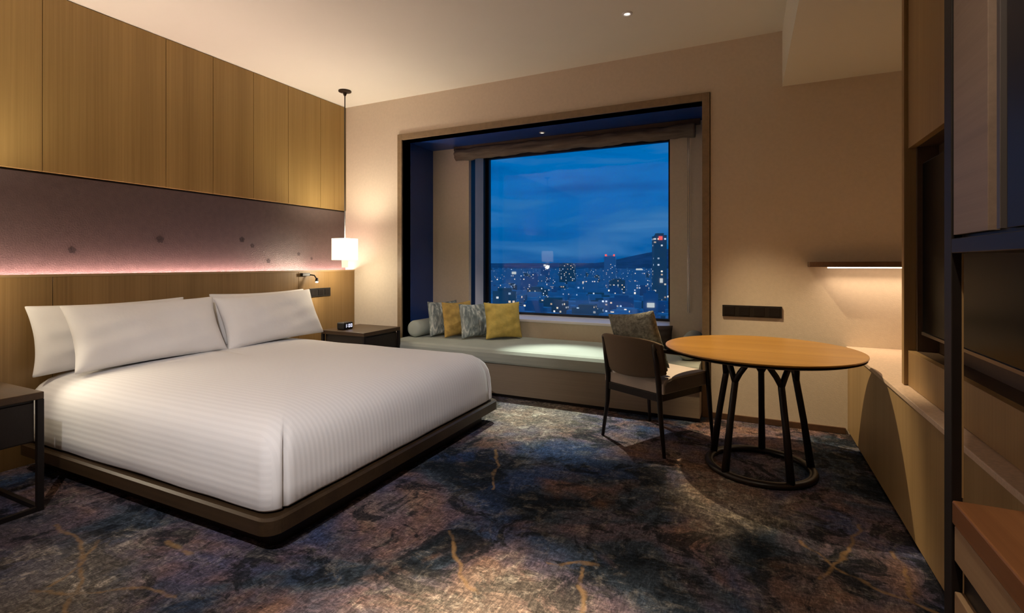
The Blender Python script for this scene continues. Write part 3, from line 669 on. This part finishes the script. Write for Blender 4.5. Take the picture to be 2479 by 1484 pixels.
# seat: pale cover that wraps over the back, front and top, darker side panels
def dprof(inset):
    P = []
    y0, y1, z0, z1 = -0.235 + inset, 0.262 - inset, 0.386 + inset * 0.3, 0.480 - inset
    P += [(y0, z0), (y0 - 0.0, z1 - 0.03), (y0 + 0.02, z1 - 0.008), (y0 + 0.06, z1)]
    for k in range(9):
        a = R(90 - 180 * k / 8); r = (z1 - z0) / 2; P.append((y1 - r + r * math.cos(a), (z0 + z1) / 2 + r * math.sin(a)))
    return P
m = MB(); ring = dprof(0); n = len(ring)
for x in (-0.245, -0.243, 0.243, 0.245):
    m.v += [(x, y, z) for y, z in (dprof(0.004) if abs(x) > 0.244 else ring)]
m.f = [(i * n + k, i * n + (k + 1) % n, (i + 1) * n + (k + 1) % n, (i + 1) * n + k) for i in range(3) for k in range(n)] + [tuple(range(n)), tuple(3 * n + k for k in range(n))]
seat = m.build('seat', M_chairseat, chair)
for s in (-1, 1):
    m = MB(); q = dprof(0.012); m.v = [(s * 0.2445, y, z) for y, z in q] + [(s * 0.2475, y, z) for y, z in dprof(0.015)]
    m.f = [(k, (k + 1) % n, n + (k + 1) % n, n + k) for k in range(n)] + [tuple(n + k for k in range(n)), tuple(range(n))]
    m.build('side_panel', M_chairside, seat)
def backshell(off, th, z0, z1, w, name, mat, parent):
    m = MB(); nu, nv = 18, 8
    for sd in (0, 1):
        for i in range(nu + 1):
            for j in range(nv + 1):
                u = 2 * i / nu - 1; v = j / nv
                y = -0.335 + 0.10 * u * u - 0.055 * (v - 0.4) + off + sd * th
                zt = z1 - 0.035 * (abs(u) ** 4); zb = z0 + 0.03 * (abs(u) ** 4)
                m.v.append((w / 2 * u * (1 - 0.04 * (1 - v)), y, zb + (zt - zb) * v))
    g = lambda s, i, j: s * (nu + 1) * (nv + 1) + i * (nv + 1) + j
    for i in range(nu):
        for j in range(nv):
            for s in (0, 1): m.f.append((g(s, i, j), g(s, i + 1, j), g(s, i + 1, j + 1), g(s, i, j + 1)))
        for j in (0, nv): m.f.append((g(0, i, j), g(0, i + 1, j), g(1, i + 1, j), g(1, i, j)))
    for j in range(nv):
        for i in (0, nu): m.f.append((g(0, i, j), g(0, i, j + 1), g(1, i, j + 1), g(1, i, j)))
    return m.build(name, mat, parent, smooth=True, bevel=0.006)
br = backshell(0.0, 0.022, 0.475, 0.735, 0.50, 'backrest', M_chairback, chair)
backshell(0.0225, 0.03, 0.49, 0.725, 0.47, 'back_pad', M_greyfab, br)
cu = pillow_mesh(0.42, 0.40, 0.12, 20, 0.07, 0.1).build('chair_cushion', M_greyfab, None, smooth=True, subsurf=1)
cu.matrix_world = Matrix.Translation(CH) @ Matrix.Rotation(CA, 4, 'Z') @ Matrix.Translation((0.02, -0.130, 0.500)) @ Matrix.Rotation(R(180), 4, 'Z') @ Matrix.Rotation(R(-14), 4, 'X') @ Matrix.Rotation(R(8), 4, 'Y')
tag(cu, 'grey textured square cushion standing in the armchair', 'cushion')

# ------------------------------------------------------------------ round table
TX, TY, TZ, TR = 0.060, 3.255, 0.706, 0.525
tb = thing('round_table', 'round wooden table with dark branching legs on a ring base', 'table', (TX, TY, 0))
MB().lathe([(0, TZ - 0.020), (TR - 0.05, TZ - 0.020), (TR - 0.006, TZ - 0.011), (TR, TZ - 0.006), (TR, TZ - 0.001), (TR - 0.003, TZ), (0, TZ)], (TX, TY, 0), 96).build('tabletop', M_table, tb, smooth=False)
MB().lathe([(TR - 0.03, TZ - 0.0285), (TR - 0.005, TZ - 0.0195), (TR - 0.05, TZ - 0.0205), (0.2, TZ - 0.0205), (0.2, TZ - 0.032), (TR - 0.1, TZ - 0.032)], (TX, TY, 0), 96).build('underframe', M_blackwood, tb)
rb = MB(); nr_, nt_ = 64, 10
for i in range(nr_):
    a = 2 * math.pi * i / nr_
    for k in range(nt_):
        b_ = 2 * math.pi * k / nt_; rr = 0.275 + 0.024 * math.cos(b_)
        rb.v.append((TX + rr * math.cos(a), TY + rr * math.sin(a), 0.019 + 0.018 * math.sin(b_)))
for i in range(nr_):
    for k in range(nt_): rb.f.append((i * nt_ + k, i * nt_ + (k + 1) % nt_, ((i + 1) % nr_) * nt_ + (k + 1) % nt_, ((i + 1) % nr_) * nt_ + k))
rb.build('ring_base', M_blackwood, tb, smooth=True)
for k in range(5):
    a = R(72 * k + 14)
    P = lambda r, z, da=0.0: (TX + r * math.cos(a + R(da)), TY + r * math.sin(a + R(da)), z)
    lg = MB().tube([P(0.275, 0.025), P(0.236, 0.30), P(0.198, 0.52), P(0.188, 0.565)], [0.021, 0.018, 0.018, 0.016], 12)
    for s in (-1, 1):
        lg.tube([P(0.199, 0.525), P(0.193, 0.58, s * 8), P(0.188, 0.635, s * 19), P(0.19, 0.678, s * 27)], [0.016, 0.016, 0.016, 0.018], 10)
    lg.build('leg', M_blackwood, tb, smooth=True)

# ------------------------------------------------------------------ wall shelf and outlet strip
sh = thing('wall_shelf', 'dark wooden floating shelf with a light strip under it on the window wall', 'shelf', (0.8, WY, 1.17))
MB().box(0.389, 1.248, WY - 0.13, WY, 1.176, 1.212).build('board', M_shelfwood, sh, bevel=0.002)
MB().box(0.50, 1.24, WY - 0.112, WY - 0.090, 1.168, 1.1755).build('light_strip', M_shelfled, sh)
lamp('AREA', 'shelf_strip_lamp', (0.87, WY - 0.101, 1.166), 1.7, (1.0, 0.74, 0.52), shape='RECTANGLE', size=0.74, size_y=0.02, spread=R(125))
ol = thing('outlet_strip', 'long black socket strip on the window wall above the round table', 'socket strip', (0.02, WY, 0.83))
MB().box(-0.179, 0.226, WY - 0.010, WY, 0.795, 0.882).build('plate', M_black, ol, bevel=0.002)
for k in range(4):
    x = -0.179 + 0.05 + 0.1015 * k; MB().box(x - 0.036, x + 0.036, WY - 0.013, WY - 0.010, 0.806, 0.871).build('socket', M_dark, ol, bevel=0.001)

# ------------------------------------------------------------------ desk counter, media wall and television
dk_ = thing('desk_counter', 'long built-in desk with a pale top running under the television wall', 'desk', (0.9, 3.0, 0))
MB().box(0.622, 1.248, 1.46, WY - 0.002, 0.596, 0.618).build('top', M_counter, dk_, bevel=0.003)
MB().box(0.632, 0.66, 1.46, WY - 0.002, 0.03, 0.590).build('front_panel', M_desk, dk_, bevel=0.002)
MB().box(0.66, 0.70, 1.46, WY - 0.002, 0.0, 0.594).build('toe_kick', M_blackwood, dk_)
mw = thing('media_wall', 'tall wooden wall unit with a recessed niche for the television', 'wall unit', (0.95, 2.2, 0.62))
NY0, NY1, NZ0, NZ1 = 1.52, 2.955, 0.786, 1.748
pm = MB().box(0.69, 0.72, 1.46, NY0, 0.620, 2.503).box(0.69, 0.72, NY0, NY1, 0.620, NZ0).box(0.69, 0.72, NY0, NY1, NZ1, 2.503)
pm.build('front_panel', M_panel, mw, bevel=0.0015)
MB().box(0.674, 1.248, 2.957, 2.995, 0.620, 2.503).build('end_panel', M_panel, mw, bevel=0.002)
MB().box(0.692, 1.248, 1.448, 1.459, 0.620, 2.503).build('end_panel', M_panel, mw)
nl = MB().box(0.72, 0.80, NY0, NY1, NZ0 - 0.02, NZ0).box(0.72, 0.80, NY0, NY1, NZ1, NZ1 + 0.02).box(0.72, 0.80, NY0 - 0.02, NY0, NZ0 - 0.02, NZ1 + 0.02).box(0.72, 0.80, NY1 - 0.02, NY1, NZ0, NZ1).box(0.80, 0.82, NY0 - 0.02, NY1, NZ0 - 0.02, NZ1 + 0.02)
nl.build('niche_lining', M_niche, mw)
tv = thing('television', 'large black flat television set into the wooden wall unit', 'television', (0.76, 2.25, 0.87))
MB().box(0.742, 0.799, 1.545, 2.930, 0.872, 1.672).build('casing', M_black, tv, bevel=0.003)
MB().box(0.737, 0.742, 1.552, 2.923, 0.884, 1.665).build('screen', M_screen, tv)
MB().box(0.734, 0.7425, 1.546, 2.929, 0.866, 0.880).build('lower_bezel', M_bezel, tv, bevel=0.001)

# ------------------------------------------------------------------ wardrobe hutch and low cabinet near the camera
UX, UY = 0.403, 1.40
wu = thing('wardrobe_unit', 'dark framed tall unit with a wood-fronted upper cabinet over an open space', 'wardrobe', (0.8, 0.9, 0))
MB().box(UX, UX + 0.020, UY, UY + 0.045, 0, 2.503).build('post', M_dark, wu, bevel=0.002)
MB().box(UX + 0.0175, UX + 0.0205, UY - 0.002, UY, 0.69, 1.222).build('post_cover', M_panel, wu)
MB().box(UX, 1.248, -0.2, UY, 1.2226, 1.2545).build('bottom_shelf', M_hood, wu, bevel=0.002)
MB().box(UX + 0.02, 1.248, -0.2, UY - 0.002, 1.2565, 2.503).build('carcass', M_black, wu)
MB().box(UX + 0.002, UX + 0.020, 1.222, UY - 0.006, 1.262, 2.50).build('door', M_cab, wu, bevel=0.001)
MB().box(UX + 0.002, UX + 0.012, 1.172, 1.186, 1.262, 2.50).build('edge_pull', M_pull, wu, bevel=0.001)
MB().box(UX + 0.004, UX + 0.020, 0.40, 1.150, 1.262, 2.50).build('door', M_hood, wu, bevel=0.001)
lc = thing('low_cabinet', 'low wooden drawer cabinet with a reddish-brown top at the picture edge', 'cabinet', (0.8, 0.7, 0))
MB().box(UX, 1.248, -0.2, UY - 0.002, 0.632, 0.683).build('top', M_top2, lc, bevel=0.004)
MB().box(UX + 0.004, UX + 0.024, -0.2, UY - 0.004, 0.552, 0.628).build('drawer', M_drawer, lc, bevel=0.002)
MB().box(UX + 0.02, 1.248, -0.2, UY - 0.006, 0.04, 0.632).build('carcass', M_black, lc)
MB().box(UX + 0.004, UX + 0.024, -0.2, UY - 0.004, 0.05, 0.485).build('drawer', M_drawer, lc, bevel=0.002)

# ------------------------------------------------------------------ ceiling downlights, two of them added for fill
def downlight(x, y, z, label, r=0.036):
    t = thing('ceiling_spotlight', label, 'spotlight', (x, y, z), 'ceiling spotlights')
    MB().lathe([(r * 0.62, z + 0.0), (r, z), (r, z - 0.004), (r * 0.66, z - 0.007), (r * 0.60, z + 0.0)], (x, y, 0), 28).build('trim_ring', M_whitepl, t)
    MB().lathe([(0, z - 0.0025), (r * 0.55, z - 0.0025), (r * 0.55, z - 0.0005), (0, z - 0.0005)], (x, y, 0), 20).build('lens', M_lens, t)
    return t
downlight(-0.75, 3.424, CZ, 'small white spotlight in the ceiling in front of the window')
downlight(-1.81, 4.50, RZ, 'tiny spotlight in the dark alcove head above the window seat', 0.028)
downlight(-0.72, 1.15, CZ, 'small spotlight in the ceiling off the foot of the bed, nearer the entrance')
downlight(0.05, 0.45, CZ, 'added fill spotlight in the ceiling beside the soffit over the wardrobe')
downlight(-0.35, -0.60, CZ, 'added tilted key spotlight in the ceiling by the entrance, turned toward the bed')

# ------------------------------------------------------------------ the city beyond the window
GZ = -75.0
YAW = math.atan2(571.5, 1204.7)
def bearing(u):          # horizontal direction through image column u
    a = (u - 1239.5) / 1204.7; s, c = math.sin(YAW), math.cos(YAW)
    v = Vector((-s + c * a, c + s * a, 0)); return v
def at(u, d): return bearing(u) * d
struct(MB().box(-9000, 6000, 60, 14000, GZ - 2, GZ).build('terrain_city', M_ground))
def mound(name, pts, d, depth):
    m = MB(); n = len(pts)
    for off, k in ((-depth, 0.0), (-depth * 0.45, 0.62), (0, 1.0), (depth * 0.5, 0.6), (depth, 0.0)):
        for u, h in pts:
            p = at(u, d + off); m.v.append((p.x, p.y, GZ + (h - GZ) * k + (18 * mn.noise((u * 0.05, off * 0.002, 1)) if 0 < k < 1 else 0)))
    for r in range(4):
        for i in range(n - 1): m.f.append((r * n + i, r * n + i + 1, (r + 1) * n + i + 1, (r + 1) * n + i))
    return struct(m.build(name, M_hill, smooth=True))
mound('hills_far', [(u, 10 + 22 * mn.noise((u * 0.012, 3, 0)) + (max(0, u - 1450) * 1.55)) for u in range(1040, 1901, 20)], 9000, 1500)
def building(w, d, h, mat, crown=True):
    m = MB().box(-w / 2, w / 2, -d / 2, d / 2, 0, h)
    if crown: m.box(-w * 0.3, w * 0.3, -d * 0.3, d * 0.3, h, h + 4).box(-w * 0.5, w * 0.5, -d * 0.5, -d * 0.48, h, h + 1.2)
    return m
def put(u, dist, w, dep, top_y, mi, label, rot=None, parts=()):
    p = at(u, dist); top = 1.2 + (638 - top_y) / 1204.7 * dist; h = max(top - GZ, 8)
    o = building(w, dep, h, None).build('city_building', M_fac[mi], None)
    o.location = (p.x, p.y, GZ); o.rotation_euler = (0, 0, random.uniform(-0.5, 0.5) if rot is None else rot)
    tag(o, label, 'building', 'city buildings beyond the window')
    for kind, x, y, z, sx, sy, sz in parts:
        q = MB().box(x - sx / 2, x + sx / 2, y - sy / 2, y + sy / 2, h + z - sz / 2, h + z + sz / 2).build('beacon' if kind == 'r' else 'lit_sign', M_beacon if kind == 'r' else M_sign)
        q.parent = o
    return o
put(1596, 700, 17, 17, 572, 1, 'tallest city tower, at the window edge nearest the table', 0.35, [('r', 0, -9, -3, 5, 1, 5), ('w', 1, -9.2, -62, 4, 0.6, 6)])
put(1477, 1500, 34, 26, 622, 0, 'broad city tower with red rooftop beacons', 0.2, [('r', -12, -10, 5, 6, 4, 6), ('r', 12, -10, 5, 5, 4, 6)])
put(1374, 1400, 42, 28, 640, 1, 'wide brown city block with warm lit windows under the middle of the skyline', 0.15)
put(1320, 1900, 30, 22, 646, 2, 'dark city block with a small white rooftop light left of the wide brown block', 0.1, [('w', 0, -8, 6, 8, 4, 7)])
put(1246, 1300, 44, 24, 655, 0, 'low city block with one bright white sign behind the cushions', 0.3, [('w', 0, -13, -6, 11, 1, 6)])
put(1548, 1200, 30, 20, 655, 0, 'city block with a white lit crown beside the tallest tower', 0.1, [('w', 0, -8, 3, 14, 4, 4)])
put(1410, 620, 16, 14, 717, 0, 'pale blue slab block low in the middle of the window', 0.25)
put(1222, 560, 26, 16, 706, 1, 'near block with three columns of lights just above the yellow cushion', 0.4)
put(1575, 560, 16, 10, 712, 2, 'near dark block with a large glowing white sign at its foot', 0.2, [('w', 0, -6, -12, 8, 1, 5)])
put(1505, 640, 30, 18, 722, 2, 'near dark block right of the pale blue slab', 0.2)
put(1290, 600, 24, 18, 735, 2, 'near dark block over the sill just beyond the yellow cushion', 0.3)
put(1340, 640, 34, 18, 728, 1, 'near brown block over the middle of the sill', -0.2)
for i in range(90):
    dist = random.choice([600, 700, 800, 950, 1100, 1300, 1600, 2000, 2500, 3000, 3600]) * random.uniform(0.9, 1.1)
    u = 1120 + (i * 71.3) % 560 + random.uniform(-6, 6)
    gy = 638 + 76 / dist * 1204.7
    hh = random.uniform(18, 52) * (1.35 if random.random() < 0.12 else 1) * (1.0 if dist > 900 else 0.55)
    put(u, dist, random.uniform(14, 34), random.uniform(12, 26), gy - hh / dist * 1204.7, random.choice([0, 0, 1, 2]), 'distant dusk-blue city building with scattered lit windows beyond the glass')
blk = MB()
for i in range(2600):
    dist = 480 + 4200 * (random.random() ** 1.3); u = random.uniform(1060, 1740); p = at(u, dist); w = random.uniform(8, 24); d2 = random.uniform(8, 20); h = random.uniform(6, 22) * (1 + dist / 6000)
    blk.box(p.x - w / 2, p.x + w / 2, p.y - d2 / 2, p.y + d2 / 2, GZ, GZ + h)
bo = blk.build('city_rooftops', M_far); bo['kind'] = 'stuff'; tag(bo, 'carpet of small dim city rooftops below the skyline', 'city')
lights = MB()
for i in range(170):
    dist = 480 + 3600 * (random.random() ** 1.2); u = random.uniform(1060, 1740); p = at(u, dist); r = dist / 1204.7 * random.uniform(0.25, 0.55); z = GZ + random.uniform(12, 34)
    lights.box(p.x - r, p.x + r, p.y - r, p.y + r, z - r, z + r)
lo_ = lights.build('city_lights', emis('street_lights', (1.0, 0.88, 0.72), 0.9)); MATS['street_lights'].cycles.emission_sampling = 'NONE'
lo_.parent = bo; lo_['kind'] = 'stuff'
